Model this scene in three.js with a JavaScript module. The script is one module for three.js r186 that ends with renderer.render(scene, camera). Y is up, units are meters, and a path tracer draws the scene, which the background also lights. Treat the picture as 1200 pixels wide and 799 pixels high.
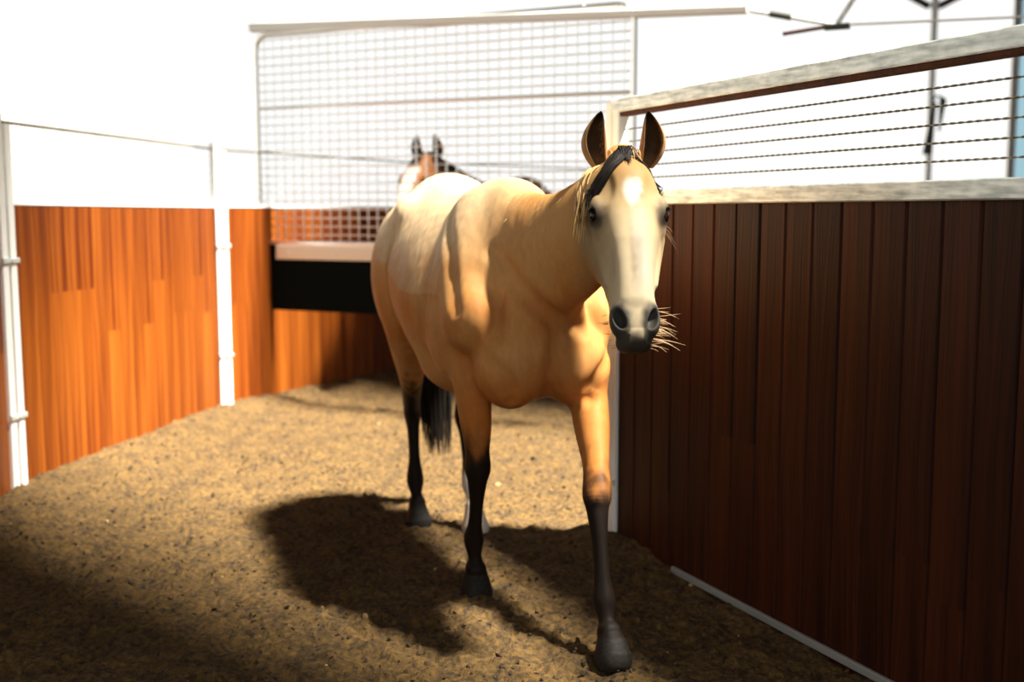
import * as THREE from 'three';
import { mergeGeometries } from 'three/addons/utils/BufferGeometryUtils.js';
import { ImprovedNoise } from 'three/addons/math/ImprovedNoise.js';

// ---------------------------------------------------------------- camera, sky, sun, exposure
const scene = new THREE.Scene();
const camera = new THREE.PerspectiveCamera(2 * Math.atan(399.5 / 1300) * 180 / Math.PI, 1200 / 799, 0.05, 200);
camera.position.set(0, 1.3, 0);
camera.rotation.x = -Math.atan(150 / 1300);
camera.focus = 3.0;
camera.userData.fStop = 1.8;
scene.add(camera);

scene.background = new THREE.Color(1.08, 1.08, 1.06);           // white hazy sky
const sun = new THREE.DirectionalLight(new THREE.Color(1, 0.955, 0.84), 28.0);
const SUN = new THREE.Vector3(0.44, 0.88, 0.17).normalize();
sun.target.position.set(0, 0, -5);
sun.position.copy(SUN).multiplyScalar(20).add(sun.target.position);
sun.castShadow = true;
sun.shadow.mapSize.set(2048, 2048);
sun.shadow.radius = 14;
sun.shadow.camera.left = sun.shadow.camera.bottom = -12;
sun.shadow.camera.right = sun.shadow.camera.top = 12;
sun.shadow.camera.near = 1; sun.shadow.camera.far = 45;
scene.add(sun, sun.target);

const renderer = new THREE.WebGLRenderer({ antialias: true });
renderer.toneMapping = THREE.LinearToneMapping;
renderer.toneMappingExposure = 1.0;
renderer.shadowMap.enabled = true;
renderer.shadowMap.type = THREE.PCFSoftShadowMap;

// ---------------------------------------------------------------- helpers
function random(seed) {
  let s = seed >>> 0;
  return () => { s = (s + 0x6D2B79F5) >>> 0; let t = s; t = Math.imul(t ^ (t >>> 15), t | 1); t ^= t + Math.imul(t ^ (t >>> 7), t | 61); return ((t ^ (t >>> 14)) >>> 0) / 4294967296; };
}
const perlin = new ImprovedNoise();
const noise = (x, y, z = 0) => perlin.noise(x + 31.7, y + 17.3, z + 5.1);
const fbm = (x, y, z = 0, n = 4) => { let s = 0, a = 0.5; for (let i = 0; i < n; i++) { s += a * noise(x, y, z); x *= 2.03; y *= 2.03; z *= 2.03; a *= 0.5; } return s; };
const clamp = (x, a = 0, b = 1) => Math.min(b, Math.max(a, x));
const smooth = (a, b, x) => { const t = clamp((x - a) / (b - a)); return t * t * (3 - 2 * t); };
const mix = (a, b, t) => a + (b - a) * t;
const mix3 = (a, b, t) => [mix(a[0], b[0], t), mix(a[1], b[1], t), mix(a[2], b[2], t)];
const deg = Math.PI / 180;

const names = {};
function numbered(name) { const n = names[name] = (names[name] ?? -1) + 1; return n ? name + '_' + String(n).padStart(3, '0') : name; }
function shade(o) { o.traverse((c) => { if (c.isMesh) { c.castShadow = true; c.receiveShadow = true; } }); return o; }
function part(name, geometry, material, parent) {
  const m = new THREE.Mesh(geometry, material);
  m.name = name; m.castShadow = m.receiveShadow = true;
  parent.add(m);
  return m;
}
function thing(name, label, category, x, y, z, turn = 0, group) {
  const g = new THREE.Group();
  g.name = numbered(name); g.position.set(x, y, z); g.rotation.y = turn;
  g.userData = { label, category };
  if (group) g.userData.group = group;
  scene.add(g);
  return g;
}
function structure(name, x, y, z, turn = 0) {
  const g = new THREE.Group();
  g.name = name; g.position.set(x, y, z); g.rotation.y = turn;
  g.userData = { kind: 'structure' };
  scene.add(g);
  return g;
}
function box(x0, x1, y0, y1, z0, z1) {
  const g = new THREE.BoxGeometry(x1 - x0, y1 - y0, z1 - z0);
  g.translate((x0 + x1) / 2, (y0 + y1) / 2, (z0 + z1) / 2);
  const p = g.attributes.position, n = g.attributes.normal, uv = g.attributes.uv;
  for (let i = 0; i < p.count; i++) {
    const ax = Math.abs(n.getX(i)), ay = Math.abs(n.getY(i));
    uv.setXY(i, ax > 0.5 ? p.getZ(i) : p.getX(i), ay > 0.5 ? p.getZ(i) : p.getY(i));
  }
  return g;
}
// a bar with chamfered long edges along x, uv in metres
function bar(x0, x1, y0, y1, z0, z1, c = 0.004) {
  const s = new THREE.Shape();
  s.moveTo(y0 + c, z0); s.lineTo(y1 - c, z0); s.lineTo(y1, z0 + c); s.lineTo(y1, z1 - c); s.lineTo(y1 - c, z1); s.lineTo(y0 + c, z1); s.lineTo(y0, z1 - c); s.lineTo(y0, z0 + c); s.closePath();
  const g = new THREE.ExtrudeGeometry(s, { depth: x1 - x0, bevelEnabled: false });
  const p = g.attributes.position, uv = g.attributes.uv;
  for (let i = 0; i < p.count; i++) {
    const y = p.getX(i), z = p.getY(i), x = p.getZ(i) + x0;
    p.setXYZ(i, x, y, z); uv.setXY(i, x, y + z);
  }
  g.computeVertexNormals();
  return g;
}
// the same, upright along y
function upright(y0, y1, x0, x1, z0, z1, c = 0.004) {
  const s = new THREE.Shape();
  s.moveTo(x0 + c, z0); s.lineTo(x0, z0 + c); s.lineTo(x0, z1 - c); s.lineTo(x0 + c, z1); s.lineTo(x1 - c, z1); s.lineTo(x1, z1 - c); s.lineTo(x1, z0 + c); s.lineTo(x1 - c, z0); s.closePath();
  const g = new THREE.ExtrudeGeometry(s, { depth: y1 - y0, bevelEnabled: false });
  const p = g.attributes.position, uv = g.attributes.uv;
  for (let i = 0; i < p.count; i++) {
    const x = p.getX(i), z = p.getY(i), y = p.getZ(i) + y0;
    p.setXYZ(i, x, y, z); uv.setXY(i, x + z, y);
  }
  g.computeVertexNormals();
  return g;
}
function rod(a, b, r, sides = 8) {
  const A = new THREE.Vector3(...a), B = new THREE.Vector3(...b);
  const g = new THREE.CylinderGeometry(r, r, A.distanceTo(B), sides, 1);
  g.applyQuaternion(new THREE.Quaternion().setFromUnitVectors(new THREE.Vector3(0, 1, 0), B.clone().sub(A).normalize()));
  g.translate(...A.add(B).multiplyScalar(0.5).toArray());
  return g;
}
// two strands wound round each other, along x
function twistedWire(x0, x1, y, z, r, pitch) {
  const turns = (x1 - x0) / pitch, steps = Math.ceil(turns * 8), out = [];
  for (let s = 0; s < 2; s++) {
    const pts = [];
    for (let i = 0; i <= steps; i++) {
      const a = i / steps * turns * 2 * Math.PI + s * Math.PI;
      pts.push(new THREE.Vector3(x0 + (x1 - x0) * i / steps, y + Math.cos(a) * r * 0.8, z + Math.sin(a) * r * 0.8));
    }
    out.push(new THREE.TubeGeometry(new THREE.CatmullRomCurve3(pts), steps, r * 0.85, 5));
  }
  return mergeGeometries(out);
}

// ---------------------------------------------------------------- materials
const toByte = (v) => { v = clamp(v); return 255 * (v <= 0.0031308 ? v * 12.92 : 1.055 * Math.pow(v, 1 / 2.4) - 0.055); };
function texture(w, h, fn, srgb = true) {
  const d = new Uint8Array(w * h * 4);
  for (let y = 0; y < h; y++) for (let x = 0; x < w; x++) {
    const c = fn(x / w, y / h), o = (y * w + x) * 4;
    for (let k = 0; k < 3; k++) d[o + k] = srgb ? toByte(c[k]) : 255 * clamp(c[k]);
    d[o + 3] = 255;
  }
  const t = new THREE.DataTexture(d, w, h);
  t.wrapS = t.wrapT = THREE.RepeatWrapping; t.magFilter = THREE.LinearFilter; t.minFilter = THREE.LinearMipmapLinearFilter; t.generateMipmaps = true;
  if (srgb) t.colorSpace = THREE.SRGBColorSpace;
  t.needsUpdate = true;
  return t;
}
// varnished timber: grain runs along v; one tile is 1 m by 2 m
const grain = (u, v) => {
  const warp = fbm(u * 9, v * 2.4, 3, 3) * 0.05;
  const fine = fbm((u + warp) * 150, v * 3.2, 7, 3), mid = fbm((u + warp) * 34, v * 1.6, 11, 3), wide = fbm(u * 9, v * 1.1, 19, 2);
  return [fine, mid, wide];
};
const orangeMap = texture(512, 512, (u, v) => {
  const [f, m, w] = grain(u, v), t = clamp(0.5 + m * 0.75 + w * 0.9 + f * 0.3);
  return mix3([0.100, 0.0165, 0.0027], [0.33, 0.088, 0.0095], t);
});
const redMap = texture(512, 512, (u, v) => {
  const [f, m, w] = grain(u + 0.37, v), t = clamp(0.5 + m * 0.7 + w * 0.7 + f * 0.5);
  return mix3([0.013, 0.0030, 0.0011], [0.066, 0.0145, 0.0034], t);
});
const grainBump = texture(512, 512, (u, v) => { const [f, m] = grain(u, v), h = 0.5 + f * 0.7 + m * 0.3; return [h, h, h]; }, false);
for (const t of [orangeMap, redMap, grainBump]) t.repeat.set(1, 0.5);
const timber = (map, tone, rough) => new THREE.MeshPhysicalMaterial({ map, color: new THREE.Color().setRGB(...tone), roughness: rough, bumpMap: grainBump, bumpScale: 0.0012, specularIntensity: 0.3 });
const orangeTimber = [[1, 1, 1], [0.86, 0.82, 0.8], [1.1, 1.12, 1.1], [0.94, 0.88, 0.85]].map((t) => timber(orangeMap, t, 0.5));
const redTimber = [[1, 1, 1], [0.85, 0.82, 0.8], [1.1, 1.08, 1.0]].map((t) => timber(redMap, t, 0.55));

const zincMap = texture(512, 512, (u, v) => {
  const a = fbm(u * 9 + v * 20, v * 60, 2, 4), b = fbm(u * 30, v * 40, 9, 3), t = clamp(0.62 + a * 1.3 + b * 0.5);
  return mix3([0.34, 0.39, 0.38], [0.90, 0.95, 0.93], t);
});
const zinc = new THREE.MeshPhysicalMaterial({ map: zincMap, roughness: 0.42, metalness: 0.35 });
const whitePaint = new THREE.MeshStandardMaterial({ color: new THREE.Color().setRGB(0.92, 0.92, 0.89), roughness: 0.5 });
const paleSteel = new THREE.MeshStandardMaterial({ color: new THREE.Color().setRGB(0.90, 0.92, 0.90), roughness: 0.45 });
const creamPaint = new THREE.MeshStandardMaterial({ color: new THREE.Color().setRGB(0.86, 0.80, 0.66), roughness: 0.55 });
const darkSteel = new THREE.MeshStandardMaterial({ color: new THREE.Color().setRGB(0.05, 0.055, 0.045), roughness: 0.5, metalness: 0.4 });
const brightSteel = new THREE.MeshStandardMaterial({ color: new THREE.Color().setRGB(0.96, 0.95, 0.92), roughness: 0.28, metalness: 1 });
const wireSteel = new THREE.MeshStandardMaterial({ color: new THREE.Color().setRGB(0.16, 0.14, 0.10), roughness: 0.45, metalness: 0.6 });
const dullWire = new THREE.MeshStandardMaterial({ color: new THREE.Color().setRGB(0.26, 0.27, 0.26), roughness: 0.5, metalness: 0.0 });
const rubber = new THREE.MeshPhysicalMaterial({ specularIntensity: 0.15, color: new THREE.Color().setRGB(0.002, 0.0045, 0.0042), roughness: 0.9, 
  bumpMap: texture(256, 256, (u, v) => { const h = 0.5 + fbm(u * 12, v * 12, 4, 4); return [h, h, h]; }, false), bumpScale: 0.002 });
const brownTimber = timber(redMap, [1.6, 1.9, 2.0], 0.6);
const cladding = new THREE.MeshStandardMaterial({ color: new THREE.Color().setRGB(0.38, 0.38, 0.37), roughness: 0.7 });
const roofing = new THREE.MeshStandardMaterial({ color: new THREE.Color().setRGB(0.10, 0.095, 0.085), roughness: 0.8 });
const darkCladding = new THREE.MeshStandardMaterial({ color: new THREE.Color().setRGB(0.07, 0.06, 0.05), roughness: 0.8 });

// ---------------------------------------------------------------- ground
const dirtMap = texture(1024, 1024, (u, v) => {
  const a = fbm(u * 7, v * 7, 1, 5), b = fbm(u * 46, v * 46, 6, 4), c = noise(u * 190, v * 190, 2);
  const t = clamp(0.52 + a * 0.5 + b * 1.0 + c * 0.28);
  return mix3([0.011, 0.0056, 0.0016], [0.160, 0.086, 0.0180], t);
});
const dirtBump = texture(1024, 1024, (u, v) => { const h = clamp(0.5 + fbm(u * 40, v * 40, 6, 5) * 0.9); return [h, h, h]; }, false);
const dirt = new THREE.MeshStandardMaterial({ map: dirtMap, bumpMap: dirtBump, bumpScale: 0.012, roughness: 0.95 });
// outer wall of the ring: corners P (x, z); each panel runs from one corner to the next
const panelLength = 2.253, ring = [[-2.322, -5.063]];
{
  const heading0 = 10.3;
  for (let i = 0; i < 3; i++) { const h = (heading0 + 20 * i) * deg, [x, z] = ring[ring.length - 1]; ring.push([x + Math.sin(h) * panelLength, z - Math.cos(h) * panelLength]); }
  for (let i = 1; i < 2; i++) { const h = (heading0 - 20 * i) * deg, [x, z] = ring[0]; ring.unshift([x - Math.sin(h) * panelLength, z + Math.cos(h) * panelLength]); }
}
const innerA = [0.404, -4.327], innerDir = [0.4172, 0.9088];
function distanceToLine(x, z, a, b) {
  const dx = b[0] - a[0], dz = b[1] - a[1], t = clamp(((x - a[0]) * dx + (z - a[1]) * dz) / (dx * dx + dz * dz));
  return Math.hypot(x - a[0] - t * dx, z - a[1] - t * dz);
}
function groundHeight(x, z) {
  let h = fbm(x * 2.2, z * 2.2, 3, 3) * 0.022 + fbm(x * 11, z * 11, 8, 3) * 0.034 + Math.pow(Math.abs(noise(x * 26, z * 26, 5)), 1.5) * 0.030 + noise(x * 60, z * 60, 2) * 0.006;
  let w = 9;
  for (let i = 0; i + 1 < ring.length; i++) w = Math.min(w, distanceToLine(x, z, ring[i], ring[i + 1]));
  h += 0.05 * smooth(0.45, 0, w);
  const v = distanceToLine(x, z, innerA, [innerA[0] + innerDir[0] * 3, innerA[1] + innerDir[1] * 3]);
  const along = (x - innerA[0]) * innerDir[0] + (z - innerA[1]) * innerDir[1];
  h += 0.045 * smooth(0.3, 0, v) * smooth(0.6, 0.2, along);
  return h - 0.012;
}
{
  const ground = structure('ground', 0, 0, 0);
  const nx = 330, nz = 430, p = [], uv = [], index = [];
  for (let j = 0; j <= nz; j++) {
    const d = 2.0 * Math.pow(11 / 2.0, j / nz);
    for (let i = 0; i <= nx; i++) {
      const x = mix(-3.4, 2.2, i / nx);
      p.push(x, groundHeight(x, -d), -d); uv.push(x, -d);
    }
  }
  for (let j = 0; j < nz; j++) for (let i = 0; i < nx; i++) {
    const a = j * (nx + 1) + i, b = a + nx + 1;
    index.push(a, a + 1, b, a + 1, b + 1, b);
  }
  const g = new THREE.BufferGeometry();
  g.setAttribute('position', new THREE.Float32BufferAttribute(p, 3)); g.setAttribute('uv', new THREE.Float32BufferAttribute(uv, 2)); g.setIndex(index);
  g.computeVertexNormals();
  part('track_surface', g, dirt, ground);
  part('subsoil', box(-30, 30, -0.25, -0.06, -40, 20), dirt, ground);

  // clods, wood chips and crumbs lying on the track: nobody could count them
  const R = random(5), lump = new THREE.IcosahedronGeometry(1, 0), q = lump.attributes.position;
  for (let i = 0; i < q.count; i++) { const k = 1 + 0.35 * noise(q.getX(i) * 2, q.getY(i) * 2, q.getZ(i) * 2); q.setXYZ(i, q.getX(i) * k, q.getY(i) * k, q.getZ(i) * k); }
  lump.computeVertexNormals();
  const count = 11000, clods = new THREE.InstancedMesh(lump, new THREE.MeshStandardMaterial({ color: 0xffffff, roughness: 0.95 }), count);
  const M = new THREE.Matrix4(), Q = new THREE.Quaternion(), E = new THREE.Euler(), color = new THREE.Color();
  for (let i = 0; i < count; i++) {
    const d = 2.2 * Math.pow(9.5 / 2.2, Math.pow(R(), 0.9)), x = mix(-0.52 * d - 0.1, 0.42 * d, R());
    const s = 0.002 + 0.009 * Math.pow(R(), 3);
    E.set(R() * 6, R() * 6, R() * 6); Q.setFromEuler(E);
    M.compose(new THREE.Vector3(x, groundHeight(x, -d) + s * 0.15, -d), Q, new THREE.Vector3(s * (0.8 + R()), s * (0.4 + 0.4 * R()), s));
    clods.setMatrixAt(i, M);
    const t = R(), pale = R() < 0.012;
    color.setRGB(...(pale ? [0.45, 0.32, 0.14] : mix3([0.035, 0.019, 0.006], [0.135, 0.072, 0.018], t * t)));
    clods.setColorAt(i, color);
  }
  clods.name = 'dirt_clods'; clods.castShadow = clods.receiveShadow = true;
  clods.userData = { kind: 'stuff', label: 'loose dark clods and pale chips scattered over the dirt track', category: 'dirt' };
  scene.add(clods);
}

// unseen roof added to block the sky, in plan (x, distance ahead): four sheets round the opening
const OPEN = { near: (x) => 1.85 - 0.85 * (x - 3.95) };
const ADDED_ROOF = [
  [[-5.5, -6], [1.10, -6], [1.10, 14], [-5.5, 14]],
  [[5.4, -6], [10, -6], [10, 14], [5.4, 14]],
  [[1.10, 7.4], [5.4, 4.82], [5.4, 14], [1.10, 14]],
  [[1.10, -6], [5.4, -6], [5.4, OPEN.near(5.4)], [1.10, OPEN.near(1.10)]],
];
// ---------------------------------------------------------------- hall: added roof, fascia and side walls that hold back skylight, open for sun
{
  // the opening's slanted edges are shaped to place the sun patch
  const roof = structure('added_roof', 0, 8.5, 0);
  for (const q of ADDED_ROOF) {
    const sh = new THREE.Shape(); q.forEach(([x, d], i) => (i ? sh.lineTo(x, d) : sh.moveTo(x, d)));
    part('added_roof_panel', new THREE.ExtrudeGeometry(sh, { depth: 0.2, bevelEnabled: false }).rotateX(-Math.PI / 2), roofing, roof);
  }
  const fascia = structure('trim_5', 0, 4.3, 0);  // added out of view to cut sky light on the ground
  part('added_fascia_panel', box(-5.7, -5.5, 0, 4.2, -14, 6), roofing, fascia);
  part('added_fascia_panel', box(-5.5, 10, 0.3, 4.2, -14, -13.8), roofing, fascia);
  const side = structure('wall_added_right', 9.8, 0, 0);  // added dark wall out of view, keeps the right side unlit
  part('shade_panel', box(0, 0.2, -0.1, 8.5, -14, 5), darkCladding, side);
  const nearSide = structure('wall_added_near_left', -4.6, 0, 0);  // added dark wall out of view, blocks light from the near left
  part('shade_panel', box(-0.2, 0, -0.1, 8.5, 0.2, 5), darkCladding, nearSide);
  // white ribbed cladding of the next building, out in the sun
  const white = structure('wall_hall_left', -9.6, 0, 0);
  part('base_sheet', box(-0.2, -0.04, -0.1, 5.2, -34, 4), cladding, white);
  const sheet = box(-0.04, 0, -0.1, 5.2, -0.94, -0.02);
  for (let i = 0; i < 34; i++) part('cladding_sheet', sheet, cladding, white).position.z = -i * 0.96;
}
// ---------------------------------------------------------------- timber walls of the ring
const boardWidth = 0.1245;
function boardGeometry(width, y0, y1, chamfer, seed) {
  const t = 0.024, s = new THREE.Shape(), R = random(seed);
  s.moveTo(0, -t); s.lineTo(width, -t); s.lineTo(width, -chamfer); s.lineTo(width - chamfer * 0.8, 0); s.lineTo(chamfer * 0.8, 0); s.lineTo(0, -chamfer); s.closePath();
  const g = new THREE.ExtrudeGeometry(s, { depth: y1 - y0, bevelEnabled: false }), p = g.attributes.position, uv = g.attributes.uv, du = R() * 4, dv = R() * 4;
  for (let i = 0; i < p.count; i++) {
    const x = p.getX(i), z = p.getY(i), y = p.getZ(i) + y0;
    p.setXYZ(i, x, y, z); uv.setXY(i, x + z + du, y + dv);
  }
  // the extrusion runs up y: mirror the winding back
  const a = g.index ? g.index.array : null, at = (k) => [p.getX(k), p.getY(k), p.getZ(k), uv.getX(k), uv.getY(k)];
  for (let i = 0; i < p.count; i += 3) { const b = at(i + 1), c = at(i + 2); p.setXYZ(i + 1, c[0], c[1], c[2]); uv.setXY(i + 1, c[3], c[4]); p.setXYZ(i + 2, b[0], b[1], b[2]); uv.setXY(i + 2, b[3], b[4]); }
  g.computeVertexNormals();
  return g;
}
function makePost(parent, x, z, top, material = whitePaint) {
  const m = part('post', upright(-0.1, top, -0.022, 0.022, -0.025, 0.025), material, parent);
  m.position.set(x, 0, z);
  return m;
}
function makeClamp(parent, x, y, z, w) {
  const c = part('clamp', bar(-w / 2, w / 2, -0.012, 0.012, -0.003, 0.006, 0.002), zinc, parent);
  c.position.set(x, y, z);
  const b = part('bolt', new THREE.CylinderGeometry(0.008, 0.008, 0.012, 6).rotateX(Math.PI / 2), zinc, c);
  b.position.z = 0.01;
}
// outer wall
{
  const shapes = [1, 2, 3, 4, 5, 6].map((s) => boardGeometry(boardWidth, -0.08, 1.34, 0.0035, s));
  const R = random(17);
  for (let i = 0; i + 1 < ring.length; i++) {
    const a = ring[i], b = ring[i + 1], turn = Math.atan2(-(b[1] - a[1]), b[0] - a[0]);
    const wall = structure(i === 1 ? 'wall_left' : numbered(i < 1 ? 'wall_left_near' : 'wall_left_far'), a[0], 0, a[1], turn);
    const n = 18, w = panelLength / n;
    for (let k = 0; k < n; k++) {
      const m = part('board', shapes[Math.floor(R() * 6)], orangeTimber[Math.floor(R() * 4)], wall);
      m.position.set(k * w, 0, (R() - 0.5) * 0.002); m.scale.x = w / boardWidth;
    }
    part('top_channel', bar(0, panelLength, 1.335, 1.35, -0.03, 0.004, 0.002), whitePaint, wall);
    // a pair of posts with clamps at the corner where the panel starts
    makePost(wall, 0.034, 0.012, 1.70); makePost(wall, -0.026, 0.012, 1.745);
    for (const y of [0.365, 1.084]) makeClamp(wall, 0.004, y, 0.04, 0.12);
    part('top_wire', twistedWire(0.03, panelLength - 0.03, 1.71, -0.01, 0.0055, 0.07), wireSteel, wall);
    for (let k = 1; k <= 6; k++) part('wire', rod([0.03, 1.71 - 0.051 * k, -0.01], [panelLength - 0.03, 1.71 - 0.051 * k, -0.01], 0.0016, 6), dullWire, wall);
  }
}
// inner wall
{
  const shapes = [11, 12, 13, 14, 15, 16].map((s) => boardGeometry(boardWidth, -0.08, 1.331, 0.009, s));
  const R = random(23), turn = -Math.acos(innerDir[0]), wall = structure('wall_right', innerA[0], 0, innerA[1], turn), length = 25 * boardWidth;
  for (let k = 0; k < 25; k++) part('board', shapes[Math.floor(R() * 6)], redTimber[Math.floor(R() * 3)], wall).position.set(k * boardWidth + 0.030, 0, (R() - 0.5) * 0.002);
  part('cap_board', bar(0.0, length, 1.331, 1.383, -0.045, 0.02, 0.004), zinc, wall);
  part('top_rail', bar(-0.03, length, 1.682, 1.733, -0.045, 0.012, 0.004), zinc, wall);
  part('rail_batten', bar(-0.02, length, 1.667, 1.682, -0.04, 0.006, 0.003), brownTimber, wall);
  part('base_rail', bar(0.45, length, 0.0, 0.024, 0.0, 0.016, 0.003), dullWire, wall);
  for (let k = 0; k < 5; k++) part('wire', twistedWire(0.0, length, 1.6165 - 0.0465 * k, -0.016, 0.0021, 0.055), wireSteel, wall);
  makePost(wall, 0.006, -0.012, 1.69, paleSteel);
  makePost(wall, -0.046, -0.012, 1.72, whitePaint);
  for (const y of [0.24, 1.0]) makeClamp(wall, -0.02, y, 0.014, 0.10);
}
const FINE = 0.005;   // cell of the near horse's skin, in metres
// ---------------------------------------------------------------- horses: one continuous skin each, meshed from a smooth field
const V = (x, y, z) => new THREE.Vector3(x, y, z);
// a limb, neck or head: elliptical sections [x, y, z, side radius, other radius] strung along a curve
function swept(nodes, k, up = [0, 0, 1], steps = 6, squareness = 2) {
  const curve = [], n = nodes.length;
  const cat = (a, b, c, d, t) => 0.5 * (2 * b + (c - a) * t + (2 * a - 5 * b + 4 * c - d) * t * t + (3 * b - a - 3 * c + d) * t * t * t);
  for (let i = 0; i + 1 < n; i++) for (let s = 0; s < steps; s++) {
    const t = s / steps, [a, b, c, d] = [nodes[Math.max(0, i - 1)], nodes[i], nodes[i + 1], nodes[Math.min(n - 1, i + 2)]];
    curve.push(a.map((_, j) => cat(a[j], b[j], c[j], d[j], t)));
  }
  curve.push(nodes[n - 1].slice());
  const m = curve.length, lo = [1e9, 1e9, 1e9], hi = [-1e9, -1e9, -1e9];
  const T = [];
  for (let i = 0; i < m; i++) {
    const a = curve[Math.max(0, i - 1)], b = curve[Math.min(m - 1, i + 1)];
    const t = V(b[0] - a[0], b[1] - a[1], b[2] - a[2]).normalize(), side = V(...up).cross(t).normalize(), u = t.clone().cross(side).normalize();
    T.push([t.x, t.y, t.z, side.x, side.y, side.z, u.x, u.y, u.z]);
    const r = Math.max(curve[i][3], curve[i][4]);
    for (let j = 0; j < 3; j++) { lo[j] = Math.min(lo[j], curve[i][j] - r); hi[j] = Math.max(hi[j], curve[i][j] + r); }
  }
  const q = squareness;
  const dist = (x, y, z) => {
    let best = 1e9, bi = 0, bt = 0;
    for (let i = 0; i + 1 < m; i++) {
      const a = curve[i], b = curve[i + 1], dx = b[0] - a[0], dy = b[1] - a[1], dz = b[2] - a[2], px = x - a[0], py = y - a[1], pz = z - a[2];
      let t = (px * dx + py * dy + pz * dz) / (dx * dx + dy * dy + dz * dz); t = t < 0 ? 0 : t > 1 ? 1 : t;
      const ex = px - t * dx, ey = py - t * dy, ez = pz - t * dz, d = ex * ex + ey * ey + ez * ez;
      if (d < best) { best = d; bi = i; bt = t; }
    }
    const a = curve[bi], b = curve[bi + 1], A = T[bi], B = T[bi + 1], L = (i) => A[i] + (B[i] - A[i]) * bt, C = (i) => a[i] + (b[i] - a[i]) * bt;
    const px = x - C(0), py = y - C(1), pz = z - C(2), rs = C(3), ru = C(4), rt = Math.min(rs, ru);
    const w = (px * L(0) + py * L(1) + pz * L(2)) / rt, s = Math.abs(px * L(3) + py * L(4) + pz * L(5)) / rs, u = Math.abs(px * L(6) + py * L(7) + pz * L(8)) / ru;
    let k0;
    if (q === 2) k0 = Math.sqrt(s * s + u * u + w * w); else k0 = Math.pow(Math.pow(s, q) + Math.pow(u, q) + Math.pow(Math.abs(w), q), 1 / q);
    const k1 = Math.sqrt((s / rs) ** 2 + (u / ru) ** 2 + (w / rt) ** 2);
    return k1 < 1e-6 ? -rt : k0 * (k0 - 1) / k1;
  };
  return { dist, k, lo, hi };
}
// an ellipsoid: centre, radii, turn about x, y, z
function lump3(c, r, k, turn = [0, 0, 0]) {
  const e = new THREE.Matrix4().makeRotationFromEuler(new THREE.Euler(...turn)).elements, R = Math.max(...r);
  const dist = (x, y, z) => {
    const px = x - c[0], py = y - c[1], pz = z - c[2];
    const a = (px * e[0] + py * e[1] + pz * e[2]) / r[0], b = (px * e[4] + py * e[5] + pz * e[6]) / r[1], d = (px * e[8] + py * e[9] + pz * e[10]) / r[2];
    const k0 = Math.sqrt(a * a + b * b + d * d), k1 = Math.sqrt((a / r[0]) ** 2 + (b / r[1]) ** 2 + (d / r[2]) ** 2);
    return k1 < 1e-6 ? -Math.min(...r) : k0 * (k0 - 1) / k1;
  };
  return { dist, k, lo: c.map((v) => v - R), hi: c.map((v) => v + R) };
}
const bone = (a, b, ra, rb, k) => swept([[...a, ra, ra], [...b, rb, rb]], k, Math.abs(a[1] - b[1]) > Math.abs(a[2] - b[2]) ? [0, 0, 1] : [0, 1, 0.001], 2);
const cut = (p) => ({ ...p, cut: true });
// the trunk: sections across z [z, centre x, half width, top, bottom, narrowing above]
function trunk(rows, k) {
  const n = rows.length, cat = (a, b, c, d, t) => 0.5 * (2 * b + (c - a) * t + (2 * a - 5 * b + 4 * c - d) * t * t + (3 * b - a - 3 * c + d) * t * t * t);
  const at = (z) => {
    let i = 0; while (i < n - 2 && z > rows[i + 1][0]) i++;
    const a = rows[Math.max(0, i - 1)], b = rows[i], c = rows[i + 1], d = rows[Math.min(n - 1, i + 2)], t = clamp((z - b[0]) / (c[0] - b[0]));
    return b.map((_, j) => cat(a[j], b[j], c[j], d[j], t));
  };
  const dist = (x, y, z) => {
    const zz = clamp(z, rows[0][0], rows[n - 1][0]), r = at(zz), cy = (r[3] + r[4]) / 2, h = (r[3] - r[4]) / 2;
    const b = (y - cy) / h, w = r[2] * (1 - r[5] * clamp(b, 0, 1.2)), a = (x - r[1]) / w, rt = Math.min(r[2], h) * 0.8, c = (z - zz) / rt;
    const k0 = Math.pow(Math.abs(a) ** 2.25 + Math.abs(b) ** 2.25 + Math.abs(c) ** 2.25, 1 / 2.25), k1 = Math.sqrt((a / w) ** 2 + (b / h) ** 2 + (c / rt) ** 2);
    return k1 < 1e-6 ? -rt : k0 * (k0 - 1) / k1;
  };
  return { dist, k, lo: [-0.4, 0.6, rows[0][0] - 0.2], hi: [0.4, 1.5, rows[n - 1][0] + 0.2] };
}
function inFrame(p, frame, inverse) {                      // a shape given in the head's own axes
  const e = inverse.elements, box3 = new THREE.Box3(V(...p.lo), V(...p.hi)).applyMatrix4(frame);
  return { ...p, lo: box3.min.toArray(), hi: box3.max.toArray(), dist: (x, y, z) => p.dist(e[0] * x + e[4] * y + e[8] * z + e[12], e[1] * x + e[5] * y + e[9] * z + e[13], e[2] * x + e[6] * y + e[10] * z + e[14]) };
}
function evaluate(list, x, y, z) {
  let d = 1;
  for (const p of list) {
    const e = p.dist(x, y, z), k = p.k;
    if (p.cut) { const h = Math.max(k - Math.abs(-e - d), 0) / k; d = Math.max(d, -e) + h * h * k * 0.25; }
    else { const h = Math.max(k - Math.abs(e - d), 0) / k; d = Math.min(d, e) - h * h * k * 0.25; }
  }
  return d;
}
// the shapes that matter near a box
const near = (list, x0, y0, z0, x1, y1, z1, m) => list.filter((p) => p.lo[0] - p.k - m < x1 && p.hi[0] + p.k + m > x0 && p.lo[1] - p.k - m < y1 && p.hi[1] + p.k + m > y0 && p.lo[2] - p.k - m < z1 && p.hi[2] + p.k + m > z0);
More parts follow.
